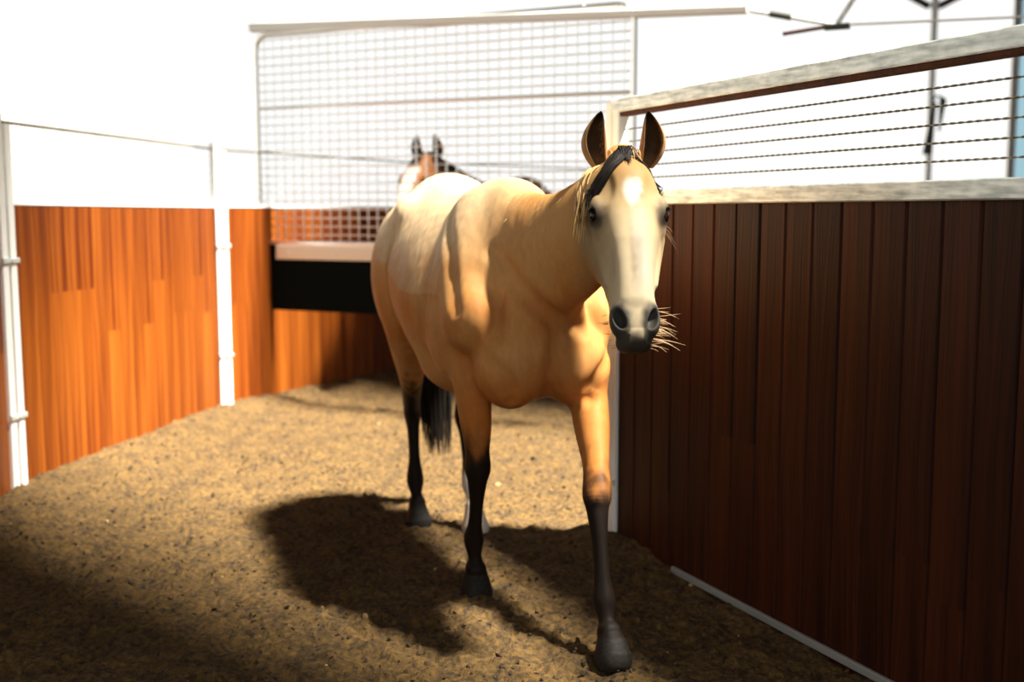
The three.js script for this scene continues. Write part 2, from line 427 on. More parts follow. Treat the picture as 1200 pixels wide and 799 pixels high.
// surface nets over blocks of 8 cells
function skin(list, cell, colorAt, relief) {
  const lo = [9, 9, 9], hi = [-9, -9, -9];
  for (const p of list) if (!p.cut) for (let j = 0; j < 3; j++) { lo[j] = Math.min(lo[j], p.lo[j]); hi[j] = Math.max(hi[j], p.hi[j]); }
  const N = lo.map((l, j) => Math.ceil((hi[j] - l + 4 * cell) / cell / 8) * 8 + 1);
  for (let j = 0; j < 3; j++) lo[j] -= 2 * cell;
  const [nx, ny, nz] = N, F = new Float32Array(nx * ny * nz).fill(1), local = new Map(), at = (i, j, k) => (k * ny + j) * nx + i;
  const half = 4 * cell * 1.8, bx = (nx - 1) / 8, by = (ny - 1) / 8, bz = (nz - 1) / 8;
  for (let c = 0; c < bz; c++) for (let b = 0; b < by; b++) for (let a = 0; a < bx; a++) {
    const x0 = lo[0] + a * 8 * cell, y0 = lo[1] + b * 8 * cell, z0 = lo[2] + c * 8 * cell, s = 8 * cell;
    const l = near(list, x0, y0, z0, x0 + s, y0 + s, z0 + s, 0.01);
    let mid = 1;
    if (l.length) mid = evaluate(l, x0 + s / 2, y0 + s / 2, z0 + s / 2);
    const far = Math.abs(mid) > half * 2.2;
    if (!far) local.set((c * by + b) * bx + a, l);
    for (let k = 0; k <= 8; k++) for (let j = 0; j <= 8; j++) for (let i = 0; i <= 8; i++) {
      const o = at(a * 8 + i, b * 8 + j, c * 8 + k);
      if (far) { if (F[o] === 1) F[o] = Math.sign(mid) * 0.9; }
      else if ((i < 8 || a === bx - 1) && (j < 8 || b === by - 1) && (k < 8 || c === bz - 1) || F[o] === 1) F[o] = evaluate(l, x0 + i * cell, y0 + j * cell, z0 + k * cell);
    }
  }
  const id = new Int32Array(nx * ny * nz).fill(-1), P = [], index = [], lists = [];
  const corner = [0, 1, nx, nx + 1, nx * ny, nx * ny + 1, nx * ny + nx, nx * ny + nx + 1];
  const edges = [[0, 1], [2, 3], [4, 5], [6, 7], [0, 2], [1, 3], [4, 6], [5, 7], [0, 4], [1, 5], [2, 6], [3, 7]];
  for (let k = 0; k < nz - 1; k++) for (let j = 0; j < ny - 1; j++) for (let i = 0; i < nx - 1; i++) {
    const o = at(i, j, k); let mask = 0;
    for (let c = 0; c < 8; c++) if (F[o + corner[c]] < 0) mask |= 1 << c;
    if (mask === 0 || mask === 255) continue;
    let x = 0, y = 0, z = 0, n = 0;
    for (const [a, b] of edges) {
      const fa = F[o + corner[a]], fb = F[o + corner[b]];
      if ((fa < 0) === (fb < 0)) continue;
      const t = fa / (fa - fb);
      x += (a & 1) + ((b & 1) - (a & 1)) * t; y += ((a >> 1) & 1) + (((b >> 1) & 1) - ((a >> 1) & 1)) * t; z += (a >> 2) + ((b >> 2) - (a >> 2)) * t; n++;
    }
    id[o] = P.length / 3;
    P.push(lo[0] + (i + x / n) * cell, lo[1] + (j + y / n) * cell, lo[2] + (k + z / n) * cell);
    lists.push(local.get(((k >> 3) * by + (j >> 3)) * bx + (i >> 3)) ?? list);
  }
  const quad = (a, b, c, d, flip) => { if (a < 0 || b < 0 || c < 0 || d < 0) return; flip ? index.push(a, c, b, a, d, c) : index.push(a, b, c, a, c, d); };
  for (let k = 1; k < nz - 1; k++) for (let j = 1; j < ny - 1; j++) for (let i = 1; i < nx - 1; i++) {
    const o = at(i, j, k), s = F[o] < 0;
    if (s !== F[o + 1] < 0) quad(id[o - nx - nx * ny], id[o - nx * ny], id[o], id[o - nx], !s);
    if (s !== F[o + nx] < 0) quad(id[o - 1 - nx * ny], id[o - 1], id[o], id[o - nx * ny], !s);
    if (s !== F[o + nx * ny] < 0) quad(id[o - 1 - nx], id[o - nx], id[o], id[o - 1], !s);
  }
  const count = P.length / 3, normal = new Float32Array(count * 3), color = new Float32Array(count * 3), e = cell * 0.6;
  for (let v = 0; v < count; v++) {
    let x = P[v * 3], y = P[v * 3 + 1], z = P[v * 3 + 2]; const l = lists[v];
    const d = evaluate(l, x, y, z), g = V(evaluate(l, x + e, y, z) - evaluate(l, x - e, y, z), evaluate(l, x, y + e, z) - evaluate(l, x, y - e, z), evaluate(l, x, y, z + e) - evaluate(l, x, y, z - e)).normalize();
    const step = clamp(d, -cell * 0.5, cell * 0.5);
    P[v * 3] = x -= g.x * step; P[v * 3 + 1] = y -= g.y * step; P[v * 3 + 2] = z -= g.z * step;
    if (relief) {
      const r0 = relief(x, y, z), q = 0.004, r = V((relief(x + q, y, z) - r0) / q, (relief(x, y + q, z) - r0) / q, (relief(x, y, z + q) - r0) / q);
      P[v * 3] = x += g.x * r0; P[v * 3 + 1] = y += g.y * r0; P[v * 3 + 2] = z += g.z * r0;
      g.addScaledVector(r.addScaledVector(g, -r.dot(g)), -1).normalize();
    }
    normal.set(g.toArray(), v * 3); color.set(colorAt(x, y, z, g), v * 3);
  }
  const geo = new THREE.BufferGeometry();
  geo.setAttribute('position', new THREE.Float32BufferAttribute(P, 3)); geo.setAttribute('normal', new THREE.BufferAttribute(normal, 3)); geo.setAttribute('color', new THREE.BufferAttribute(color, 3)); geo.setIndex(index);
  return geo;
}
// an ear: a cupped shell open to the front, in the head's axes (a right, b up, c forward)
function earShell(side, cell, rim, hollow) {
  const nu = 28, nv = 26, P = [], C = [], index = [], H = 0.162;
  for (let shell = 0; shell < 2; shell++) for (let j = 0; j <= nv; j++) for (let i = 0; i <= nu; i++) {
    const v = j / nv, s = shell ? 0.86 : 1, w = 0.037 * Math.pow(Math.sin(Math.PI * (0.17 + 0.83 * v)), 0.72) * (v > 0.985 ? 0.35 : 1) + 0.001, open = mix(0.8, 0.62, v) * Math.PI;
    const f = mix(-open, open, i / nu), bulge = side * (0.016 * Math.sin(Math.PI * v) - 0.012 * v * v + 0.002);
    const x = bulge + Math.sin(f) * w * s, z = -Math.cos(f) * w * 0.85 * s - 0.012 * v + 0.03 * v * v, y = H * v - (shell ? 0.002 : 0);
    P.push(x, y, z);
    const edge = Math.abs(i / nu - 0.5) * 2, n = 0.75 + 0.5 * fbm(x * 90, y * 40, z * 90 + shell, 3);
    let c;
    if (shell) c = mix3(hollow, rim, clamp(smooth(0.30, 0.80, edge + 0.3 * noise(v * 30, edge * 9, side)) * 0.9 + 0.05 + smooth(0.35, 0.1, v) * 0.2)); else c = rim;
    c = mix3(c, [0.012, 0.009, 0.007], smooth(0.74, 0.97, v) * 0.92);
    if (edge > 0.93) c = mix3(c, [0.03, 0.02, 0.014], 0.6);
    C.push(...c.map((q) => q * n));
  }
  const row = nu + 1, shellSize = row * (nv + 1);
  for (let shell = 0; shell < 2; shell++) for (let j = 0; j < nv; j++) for (let i = 0; i < nu; i++) {
    const a = shell * shellSize + j * row + i, b = a + 1, c = a + row, d = c + 1;
    shell ? index.push(a, b, d, a, d, c) : index.push(a, d, b, a, c, d);
  }
  for (let j = 0; j < nv; j++) for (const i of [0, nu]) { const a = j * row + i, b = a + row, c = a + shellSize, d = b + shellSize; i ? index.push(a, b, d, a, d, c) : index.push(a, d, b, a, c, d); }
  const g = new THREE.BufferGeometry();
  g.setAttribute('position', new THREE.Float32BufferAttribute(P, 3)); g.setAttribute('color', new THREE.Float32BufferAttribute(C, 3)); g.setIndex(index);
  g.computeVertexNormals();
  return g;
}
// one lock of hair: a tapering tube through points
function lock(points, r, sides = 5, steps = 10, flat = 1) {
  const curve = new THREE.CatmullRomCurve3(points.map((p) => V(...p))), g = new THREE.TubeGeometry(curve, steps, 1, sides), p = g.attributes.position, c = new THREE.Vector3();
  for (let i = 0; i <= steps; i++) {
    curve.getPointAt(i / steps, c);
    const t = i / steps, k = r * Math.min(1, 0.5 + 3 * t) * (1 - Math.pow(t, 2.2) * 0.93);
    for (let j = 0; j <= sides; j++) { const o = i * (sides + 1) + j; p.setXYZ(o, c.x + (p.getX(o) - c.x) * k, c.y + (p.getY(o) - c.y) * k, c.z + (p.getZ(o) - c.z) * k); }
  }
  g.computeVertexNormals();
  return g;
}
const coat = new THREE.MeshPhysicalMaterial({ vertexColors: true, roughness: 0.55, specularIntensity: 0.2 });
const hairMaterial = (r, g, b) => new THREE.MeshPhysicalMaterial({ color: new THREE.Color().setRGB(r, g, b), roughness: 0.6, specularIntensity: 0.3 });
const blackHair = hairMaterial(0.014, 0.010, 0.008), blondHair = hairMaterial(0.62, 0.40, 0.16), brownHair = hairMaterial(0.10, 0.055, 0.024), paleWhisker = hairMaterial(0.75, 0.5, 0.28);
const eyeGloss = new THREE.MeshPhysicalMaterial({ color: new THREE.Color().setRGB(0.012, 0.007, 0.004), roughness: 0.07, specularIntensity: 0.35 });

// root: the horse's group (forward is +z); pose: where the head is and how it turns; look: colours
function buildHorse(root, cell, pose, look) {
  const H = pose.head, dir = Math.sin(pose.pitch), dn = Math.cos(pose.pitch);
  // head axes: a to the viewer's right, n out of the face, s down the face; its frame in the horse's own axes
  const yaw = pose.yaw, right = V(Math.cos(yaw), 0, -Math.sin(yaw)), ahead = V(Math.sin(yaw), 0, Math.cos(yaw)), upv = V(0, 1, 0);
  const S = upv.clone().multiplyScalar(-dn).addScaledVector(ahead, dir), Nn = upv.clone().multiplyScalar(dir).addScaledVector(ahead, dn);
  const frame = new THREE.Matrix4().makeBasis(right, Nn, S).scale(V(0.97, 0.95, 0.93)).setPosition(...H), inverse = frame.clone().invert();
  const upFrame = new THREE.Matrix4().makeBasis(right, upv, ahead).setPosition(...H);
  const toHead = (x, y, z) => V(x, y, z).applyMatrix4(inverse), fromHead = (a, n, s) => V(a, n, s).applyMatrix4(frame).toArray();
  const head = [
    swept([[0, -0.14, -0.045, 0.055, 0.07], [0, -0.115, 0.03, 0.078, 0.095], [0, -0.105, 0.10, 0.096, 0.107], [0, -0.112, 0.18, 0.104, 0.118], [0, -0.122, 0.27, 0.093, 0.125], [0, -0.112, 0.355, 0.078, 0.108], [0, -0.092, 0.43, 0.066, 0.086], [0, -0.078, 0.50, 0.064, 0.074], [0, -0.075, 0.55, 0.049, 0.060]], 0.03, [0, 1, 0], 12, 2.4),
  ];
  for (const q of [-1, 1]) head.push(
    lump3([q * 0.060, -0.165, 0.235], [0.042, 0.09, 0.112], 0.03),                   // cheek
    lump3([q * 0.092, -0.052, 0.158], [0.026, 0.034, 0.048], 0.022, [0, 0, q * -0.3]),   // brow
    lump3([q * 0.090, -0.075, 0.205], [0.020, 0.026, 0.034], 0.02),                      // under the eye
    bone([q * 0.090, -0.090, 0.245], [q * 0.068, -0.075, 0.39], 0.016, 0.009, 0.018),    // facial crest
    swept([[q * 0.040, -0.045, 0.10, 0.024, 0.02], [q * 0.032, -0.022, 0.22, 0.022, 0.02], [q * 0.026, -0.018, 0.34, 0.020, 0.02], [q * 0.022, -0.026, 0.45, 0.018, 0.018]], 0.04, [0, 1, 0], 8),      // nose bone
    lump3([q * 0.046, -0.042, 0.515], [0.026, 0.040, 0.050], 0.02, [0, 0, q * 0.2]),     // nostril rim
    lump3([q * 0.022, -0.088, 0.575], [0.026, 0.040, 0.024], 0.02),                      // upper lip
  );
  head.push(lump3([0, -0.130, 0.545], [0.034, 0.036, 0.045], 0.012));                     // chin
  for (const q of [-1, 1]) head.push(
    cut(lump3([q * 0.052, -0.008, 0.520], [0.017, 0.036, 0.033], 0.008, [0.0, q * -0.35, q * -0.35])),   // nostril
    cut(lump3([q * 0.074, -0.004, 0.095], [0.022, 0.016, 0.045], 0.02)),                   // hollow over the eye
    cut(lump3([q * 0.112, -0.038, 0.172], [0.012, 0.016, 0.020], 0.006)),                  // socket
    cut(bone([q * 0.074, -0.11, 0.50], [q * 0.02, -0.105, 0.592], 0.004, 0.005, 0.008)),   // mouth
  );
  const body = [
    trunk([[-0.80, 0, 0.13, 1.27, 0.90, 0.2], [-0.70, 0, 0.225, 1.385, 0.80, 0.25], [-0.56, 0, 0.272, 1.448, 0.78, 0.32], [-0.40, 0, 0.28, 1.45, 0.77, 0.36], [-0.22, 0, 0.292, 1.415, 0.72, 0.32], [-0.02, 0, 0.305, 1.385, 0.68, 0.32], [0.14, 0, 0.292, 1.385, 0.672, 0.45], [0.27, 0.008, 0.262, 1.40, 0.672, 0.55], [0.38, 0.02, 0.235, 1.36, 0.68, 0.5], [0.46, 0.028, 0.205, 1.20, 0.70, 0.2], [0.525, 0.03, 0.145, 1.08, 0.735, 0]], 0.05),
    swept(pose.neck, 0.10, [0, 1, 0], 6),
    swept(pose.throat, 0.04, [0, 1, 0], 5),
    lump3([-0.080, 0.805, 0.522], [0.108, 0.125, 0.108], 0.04, [0.25, 0, 0.3]), lump3([0.150, 0.805, 0.522], [0.108, 0.125, 0.108], 0.04, [0.25, 0, -0.3]),   // breast
    lump3([-0.180, 0.955, 0.455], [0.065, 0.095, 0.095], 0.05), lump3([0.235, 0.955, 0.455], [0.065, 0.095, 0.095], 0.05),                              // points of the shoulders
    swept([[-0.10, 1.30, 0.19, 0.05, 0.08], [-0.165, 1.14, 0.30, 0.07, 0.10], [-0.195, 0.96, 0.42, 0.06, 0.09]], 0.075), swept([[0.10, 1.30, 0.19, 0.05, 0.08], [0.185, 1.14, 0.30, 0.07, 0.10], [0.24, 0.96, 0.42, 0.06, 0.09]], 0.045),   // shoulder blades
    lump3([-0.215, 0.90, 0.27], [0.06, 0.15, 0.12], 0.02, [-0.3, 0, 0.05]), lump3([0.235, 0.89, 0.33], [0.06, 0.15, 0.12], 0.03, [-0.5, 0, -0.05]),            // upper arms
    lump3([-0.16, 1.29, -0.42], [0.07, 0.07, 0.09], 0.07), lump3([0.16, 1.29, -0.42], [0.07, 0.07, 0.09], 0.07),                                       // hip points
    lump3([-0.165, 1.06, -0.60], [0.118, 0.26, 0.20], 0.06, [0.15, 0, 0]), lump3([0.165, 1.06, -0.60], [0.118, 0.26, 0.20], 0.06, [0.15, 0, 0]),            // thighs
    lump3([0, 0.74, -0.02], [0.20, 0.09, 0.34], 0.08),
  ];
  for (const l of pose.legs) body.push(...l);
  const list = [...body, ...head.map((p) => inFrame(p, frame, inverse))];
  const headList = list;
  // creases between the muscles: shallow cuts that follow the skin, given as points to march from and a direction
  for (const [r, k, pts, away] of pose.creases ?? []) {
    const on = pts.map((p) => { const q = V(...p), d = V(...away).normalize(); for (let i = 0; i < 160; i++) { const e = evaluate(list, q.x, q.y, q.z); if (e < 0.002) break; q.addScaledVector(d, -Math.max(0.002, e * 0.6)); } return q.toArray(); });
    list.push(cut(swept(on.map((p, i) => [...p, r * (i === 0 || i === on.length - 1 ? 0.35 : 1), r * (i === 0 || i === on.length - 1 ? 0.35 : 1)]), k, [0.3, 0.2, 1], 5)));
  }
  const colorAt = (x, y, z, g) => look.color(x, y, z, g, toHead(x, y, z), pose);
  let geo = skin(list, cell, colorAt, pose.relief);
  const ears = [-1, 1].map((q) => {
    const e = earShell(q, cell, look.earRim, look.earHollow);
    e.applyMatrix4(new THREE.Matrix4().makeRotationFromEuler(new THREE.Euler(pose.earTilt, q * -0.12 , q * -0.10)).setPosition(q * 0.066, pose.earUp, -0.115));
    e.applyMatrix4(upFrame);
    return e;
  });
  geo = mergeGeometries([geo, ...ears]);
  const skinMesh = part('body', geo, coat, root);
  // eyes
  const ball = new THREE.SphereGeometry(0.0245, 28, 20);
  for (const q of [-1, 1]) { const m = part('eye', ball, eyeGloss, root); m.position.set(...fromHead(q * 0.0935, -0.048, 0.176)); }
  // where the skin lies under (a, s) of the head, seen from the front of the face
  const faceAt = (a, s, off = 0) => {
    let lo3 = -0.2, n = 0.05;
    for (; n > -0.25; n -= 0.002) { const p = fromHead(a, n, s); if (evaluate(headList, ...p) < 0) break; }
    return fromHead(a, n + off, s);
  };
  return { fromHead, faceAt, list, frame, toHead, skinMesh };
}
// legs, from the trunk down: [x, y, z, half width, half depth]
const hoofColor = [0.014, 0.012, 0.010];
const foreLegRight = [
  swept([[-0.175, 0.86, 0.34, 0.065, 0.10], [-0.165, 0.74, 0.40, 0.058, 0.076], [-0.155, 0.62, 0.41, 0.050, 0.062], [-0.146, 0.53, 0.395, 0.040, 0.048], [-0.141, 0.465, 0.382, 0.043, 0.048], [-0.137, 0.415, 0.363, 0.032, 0.037], [-0.129, 0.33, 0.325, 0.0225, 0.030], [-0.123, 0.245, 0.287, 0.0235, 0.031], [-0.120, 0.188, 0.262, 0.034, 0.040], [-0.117, 0.13, 0.262, 0.0235, 0.027], [-0.113, 0.085, 0.268, 0.029, 0.032]], 0.03, [0, 0, 1], 6),
  swept([[-0.114, 0.078, 0.266, 0.034, 0.037], [-0.111, 0.044, 0.262, 0.043, 0.048], [-0.109, 0.010, 0.258, 0.051, 0.058]], 0.01, [0, 0, 1], 4, 3),
  lump3([-0.148, 0.46, 0.345], [0.024, 0.035, 0.022], 0.015),
];
const foreLegLeft = [
  swept([[0.215, 0.86, 0.40, 0.065, 0.10], [0.200, 0.74, 0.49, 0.062, 0.080], [0.180, 0.62, 0.585, 0.055, 0.064], [0.155, 0.52, 0.68, 0.040, 0.048], [0.132, 0.44, 0.745, 0.044, 0.048], [0.126, 0.395, 0.765, 0.033, 0.037], [0.120, 0.30, 0.80, 0.0225, 0.030], [0.112, 0.21, 0.838, 0.0235, 0.031], [0.108, 0.15, 0.862, 0.033, 0.039], [0.104, 0.105, 0.89, 0.0235, 0.027], [0.101, 0.070, 0.916, 0.028, 0.031]], 0.03, [0, 0, 1], 6),
  swept([[0.102, 0.066, 0.920, 0.033, 0.036], [0.100, 0.040, 0.938, 0.042, 0.047], [0.097, 0.010, 0.955, 0.050, 0.057]], 0.01, [0, 0, 1], 4, 3),
  lump3([0.132, 0.44, 0.705], [0.024, 0.035, 0.022], 0.015),
];
const hindLeg = (q, x, fz) => [
  swept([[q * 0.17, 1.05, -0.56, 0.10, 0.17], [q * 0.175, 0.86, -0.50, 0.085, 0.135], [q * 0.155 + x * 0.2, 0.74, -0.535 + fz * 0.3, 0.068, 0.095], [q * 0.12 + x * 0.4, 0.60, -0.655 + fz * 0.6, 0.045, 0.062], [q * 0.10 + x * 0.6, 0.50, -0.735 + fz * 0.8, 0.036, 0.050], [q * 0.092 + x * 0.8, 0.445, -0.755 + fz * 0.9, 0.036, 0.048], [q * 0.092 + x, 0.38, -0.742 + fz, 0.026, 0.034], [q * 0.095 + x, 0.27, -0.715 + fz, 0.0235, 0.031], [q * 0.098 + x, 0.175, -0.69 + fz, 0.036, 0.042], [q * 0.1 + x, 0.12, -0.665 + fz, 0.0235, 0.027], [q * 0.1 + x, 0.08, -0.65 + fz, 0.029, 0.032]], 0.04, [0, 0, 1], 6),
  swept([[q * 0.1 + x, 0.078, -0.652 + fz, 0.034, 0.037], [q * 0.1 + x, 0.044, -0.64 + fz, 0.043, 0.048], [q * 0.1 + x, 0.012, -0.63 + fz, 0.054, 0.058]], 0.01, [0, 0, 1], 4, 3),
  lump3([q * 0.094 + x * 0.8, 0.475, -0.795 + fz * 0.9], [0.020, 0.035, 0.022], 0.02),
];
// colours of a buckskin: sandy coat, dark legs, pale face with a white star
const black3 = [0.008, 0.0068, 0.006];
function buckskin(x, y, z, g, h) {
  const soft = fbm(x * 5, y * 5, z * 5, 3), fine = fbm((x + 0.3 * y) * 60, (y - 0.2 * x) * 18, (z + 0.37 * x) * 60, 3), fleck = noise((x - 0.4 * z) * 140, (y + 0.3 * z) * 45, (z + 0.3 * y) * 140);
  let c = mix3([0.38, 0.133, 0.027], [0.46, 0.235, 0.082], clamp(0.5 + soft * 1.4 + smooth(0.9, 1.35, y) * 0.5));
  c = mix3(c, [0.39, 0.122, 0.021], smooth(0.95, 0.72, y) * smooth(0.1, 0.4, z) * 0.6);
  c = mix3(c, [0.62, 0.46, 0.28], smooth(1.02, 1.34, y + soft * 0.12) * smooth(0.55, 0.2, z) * 0.9);  // paler topline paints in the sun washing out the back
  // dark points
  const fore = z > 0.12, ragged = 0.07 * noise(x * 30, y * 6, z * 30) + 0.03 * fine, edge = fore ? (x > 0.03 ? 0.50 : 0.555) : 0.60;
  const dark = smooth(edge + 0.07, edge - 0.07, y + ragged) * (Math.abs(x) < 0.3 ? 1 : 0);
  c = mix3(c, black3, dark * (y < 0.72 ? 0.985 : 0));
  if (!fore && x > 0.03) { c = mix3(c, [0.72, 0.66, 0.56], smooth(0.24, 0.19, y + ragged * 0.4)); }
  if (y < 0.072 && !( !fore && x > 0.03)) c = mix3(hoofColor, [0.032, 0.029, 0.025], clamp(0.5 + noise(x * 90, y * 200, z * 90)) * 0.8);
  // the head: a right, n out of the face, s down the face
  const a = h.x, n = h.y, s = h.z;
  if (s > -0.12 && s < 0.65 && n > -0.34 && n < 0.08 && Math.abs(a) < 0.17 && z > 0.6) {
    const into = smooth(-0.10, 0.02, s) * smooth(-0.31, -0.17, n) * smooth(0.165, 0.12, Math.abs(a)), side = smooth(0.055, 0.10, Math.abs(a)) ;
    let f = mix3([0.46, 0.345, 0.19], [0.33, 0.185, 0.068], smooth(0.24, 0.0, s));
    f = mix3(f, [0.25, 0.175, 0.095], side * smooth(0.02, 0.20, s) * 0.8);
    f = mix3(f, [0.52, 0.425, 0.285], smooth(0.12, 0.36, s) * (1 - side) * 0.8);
    f = mix3(f, [0.22, 0.13, 0.055], smooth(0.012, 0.03, Math.abs(a + 0.03)) * smooth(0.07, 0.045, Math.abs(a + 0.03)) * smooth(0.15, 0.25, s) * smooth(0.46, 0.36, s) * 0.6 * clamp(0.7 + soft * 1.5));
    const wob = 0.006 * noise(s * 40, a * 40, 3) + 0.004 * fine;
    // star on the forehead; the faint stripe below it also paints the nose's lit side
    const star = smooth(0.038, 0.012, Math.hypot((a - 0.004 + wob) * (1 + 6 * Math.max(0, s - 0.11)), (s - 0.115) * 0.62) + wob), stripe = smooth(0.034, 0.004, Math.abs(a - 0.018) + wob * 1.5) * smooth(0.10, 0.22, s) * smooth(0.5, 0.36, s);
    if (n > -0.06) f = mix3(f, [0.74, 0.69, 0.60], clamp(star + stripe * 0.4));
    // grey skin round the eyes, dark muzzle
    const eye = Math.hypot((Math.abs(a) - 0.098) * 0.9, n + 0.045, (s - 0.177) * 0.85);
    f = mix3(f, [0.030, 0.022, 0.018], smooth(0.042, 0.026, eye + wob));
    f = mix3(f, [0.16, 0.12, 0.08], smooth(0.060, 0.036, eye) * smooth(0.018, 0.03, eye) * 0.5);
    const nostril = Math.hypot((Math.abs(a) - 0.05), n + 0.02, (s - 0.515) * 0.8);
    f = mix3(f, [0.035, 0.034, 0.033], smooth(0.050, 0.026, nostril + wob) * 0.96);
    f = mix3(f, [0.030, 0.027, 0.025], smooth(0.515, 0.575, s + wob * 2 + Math.abs(a) * 0.2 - (Math.abs(a) < 0.02 ? 0.02 : 0)) * 0.95);
    f = mix3(f, [0.10, 0.085, 0.065], smooth(-0.07, -0.12, n) * smooth(0.42, 0.5, s) * 0.8);
    f = mix3(f, [0.36, 0.17, 0.05], smooth(-0.13, -0.2, n) * smooth(0.40, 0.3, s) * 0.8);
    c = mix3(c, f, into);
  }
  const w = s > -0.1 && n > -0.2 && z > 0.72 ? 0.45 : 1, v = 1 + (fine * 0.16 + fleck * 0.08) * w;
  return [c[0] * v, c[1] * v, c[2] * v];
}
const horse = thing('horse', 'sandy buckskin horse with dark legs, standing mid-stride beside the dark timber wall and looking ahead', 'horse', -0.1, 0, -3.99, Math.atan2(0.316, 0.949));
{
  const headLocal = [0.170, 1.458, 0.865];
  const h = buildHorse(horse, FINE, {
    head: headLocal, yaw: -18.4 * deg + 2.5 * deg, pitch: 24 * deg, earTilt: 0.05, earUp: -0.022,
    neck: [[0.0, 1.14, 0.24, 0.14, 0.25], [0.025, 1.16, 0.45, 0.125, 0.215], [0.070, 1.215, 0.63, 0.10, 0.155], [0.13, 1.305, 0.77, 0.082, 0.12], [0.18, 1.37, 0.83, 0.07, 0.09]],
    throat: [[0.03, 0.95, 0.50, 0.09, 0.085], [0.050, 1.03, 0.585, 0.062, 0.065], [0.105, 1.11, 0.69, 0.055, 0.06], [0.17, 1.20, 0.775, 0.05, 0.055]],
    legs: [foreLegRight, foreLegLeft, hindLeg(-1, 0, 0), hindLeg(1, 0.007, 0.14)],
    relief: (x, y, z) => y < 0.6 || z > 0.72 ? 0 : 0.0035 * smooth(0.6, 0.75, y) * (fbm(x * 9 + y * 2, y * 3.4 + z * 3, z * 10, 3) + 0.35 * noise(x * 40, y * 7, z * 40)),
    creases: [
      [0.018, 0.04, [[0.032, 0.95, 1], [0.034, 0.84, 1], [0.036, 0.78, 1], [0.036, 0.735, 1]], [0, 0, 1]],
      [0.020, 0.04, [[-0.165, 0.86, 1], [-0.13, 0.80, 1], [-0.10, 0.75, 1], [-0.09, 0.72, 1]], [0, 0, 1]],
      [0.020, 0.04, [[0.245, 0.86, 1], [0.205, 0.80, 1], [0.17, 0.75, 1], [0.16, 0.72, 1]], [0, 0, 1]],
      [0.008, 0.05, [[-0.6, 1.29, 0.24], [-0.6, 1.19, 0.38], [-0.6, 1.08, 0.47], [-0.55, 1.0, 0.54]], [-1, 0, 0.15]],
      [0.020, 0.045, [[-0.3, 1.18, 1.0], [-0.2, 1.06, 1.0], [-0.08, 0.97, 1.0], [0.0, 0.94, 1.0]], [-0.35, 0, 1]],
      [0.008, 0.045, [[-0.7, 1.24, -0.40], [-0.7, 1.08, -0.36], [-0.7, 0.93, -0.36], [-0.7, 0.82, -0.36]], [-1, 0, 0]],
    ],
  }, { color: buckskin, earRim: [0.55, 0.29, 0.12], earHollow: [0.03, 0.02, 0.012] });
  const R = random(71), jit = (k) => (R() - 0.5) * 2 * k;
  // forelock: swept across the brow to the viewer's left, a thinner lock to the right
  const dark = [], gold = [];
  for (let i = 0; i < 150; i++) {
    const t = R(), o = jit(0.017);
    dark.push(lock([h.fromHead(-0.004 + jit(0.02), -0.035 + jit(0.01), -0.055), h.faceAt(-0.018 + o - 0.02 * t, -0.018 + jit(0.008), 0.010 + R() * 0.006), h.faceAt(-0.058 + o - 0.014 * t, 0.03 + 0.012 * t + jit(0.006), 0.010 + R() * 0.006), h.faceAt(-0.088 + o * 0.8 - 0.012 * t, 0.082 + jit(0.012), 0.008 + R() * 0.004), h.fromHead(-0.117 + o * 0.8, -0.055 + jit(0.012), 0.118 + jit(0.03))], 0.0022 + R() * 0.0022));
  }
  for (let i = 0; i < 42; i++) {
    const o = jit(0.007);
    dark.push(lock([h.fromHead(0.004 + jit(0.016), -0.035, -0.05), h.faceAt(0.036 + o, -0.008 + o, 0.008), h.faceAt(0.070 + o * 0.7, 0.016 + o, 0.006), h.faceAt(0.088 + o * 0.5, 0.055 + o, 0.004), h.fromHead(0.104 + o * 0.5, -0.045 + jit(0.006), 0.095 + jit(0.02))], 0.0016 + R() * 0.0018));
  }
  for (let i = 0; i < 14; i++) dark.push(lock([h.fromHead(jit(0.014), -0.03, -0.045), h.faceAt(jit(0.01), -0.012, 0.012), h.faceAt(0.001 + jit(0.01), 0.012 + jit(0.012), 0.007)], 0.0028));
  for (let i = 0; i < 16; i++) { const a = jit(0.04); gold.push(lock([h.fromHead(a + jit(0.01), -0.06, -0.06), h.fromHead(a * 1.1, -0.035 + jit(0.008), -0.035 + jit(0.006)), h.faceAt(a * 1.2, -0.004 + jit(0.008), 0.006)], 0.0018)); }
  part('forelock', mergeGeometries(dark), blackHair, horse);
  part('poll_hair', mergeGeometries(gold), blondHair, horse);
  // mane: pale locks hanging from the crest behind the head, a tuft at the withers
  const mane = [], maneDark = [];
  const crest = (t) => [mix(0.0, 0.165, Math.pow(t, 1.3)), 1.385 - 0.05 * Math.sin(Math.PI * t) + 0.055 * t * t, mix(0.26, 0.79, t)];
  for (let i = 0; i < 260; i++) {
    const t = Math.pow(R(), 0.8), c = crest(t), side = R() < 0.32 + 0.5 * smooth(0.85, 1, t) ? -1 : 1, len = (0.10 + 0.10 * R()) * (side < 0 ? mix(0.6, 1.25, smooth(0.8, 1, t)) : 1.1), w = mix(0.095, 0.075, t);
    (R() < 0.86 ? mane : maneDark).push(lock([[c[0] + jit(0.012), c[1] - 0.012, c[2] + jit(0.01)], [c[0] + side * 0.035, c[1] - 0.006 + jit(0.006), c[2] + 0.01], [c[0] + side * (w * 0.85 + R() * 0.02), c[1] - len * 0.45, c[2] + 0.015 + jit(0.012)], [c[0] + side * (w + 0.02 + R() * 0.02), c[1] - len, c[2] + 0.01 + jit(0.02)]], 0.0025 + R() * 0.003));
  }
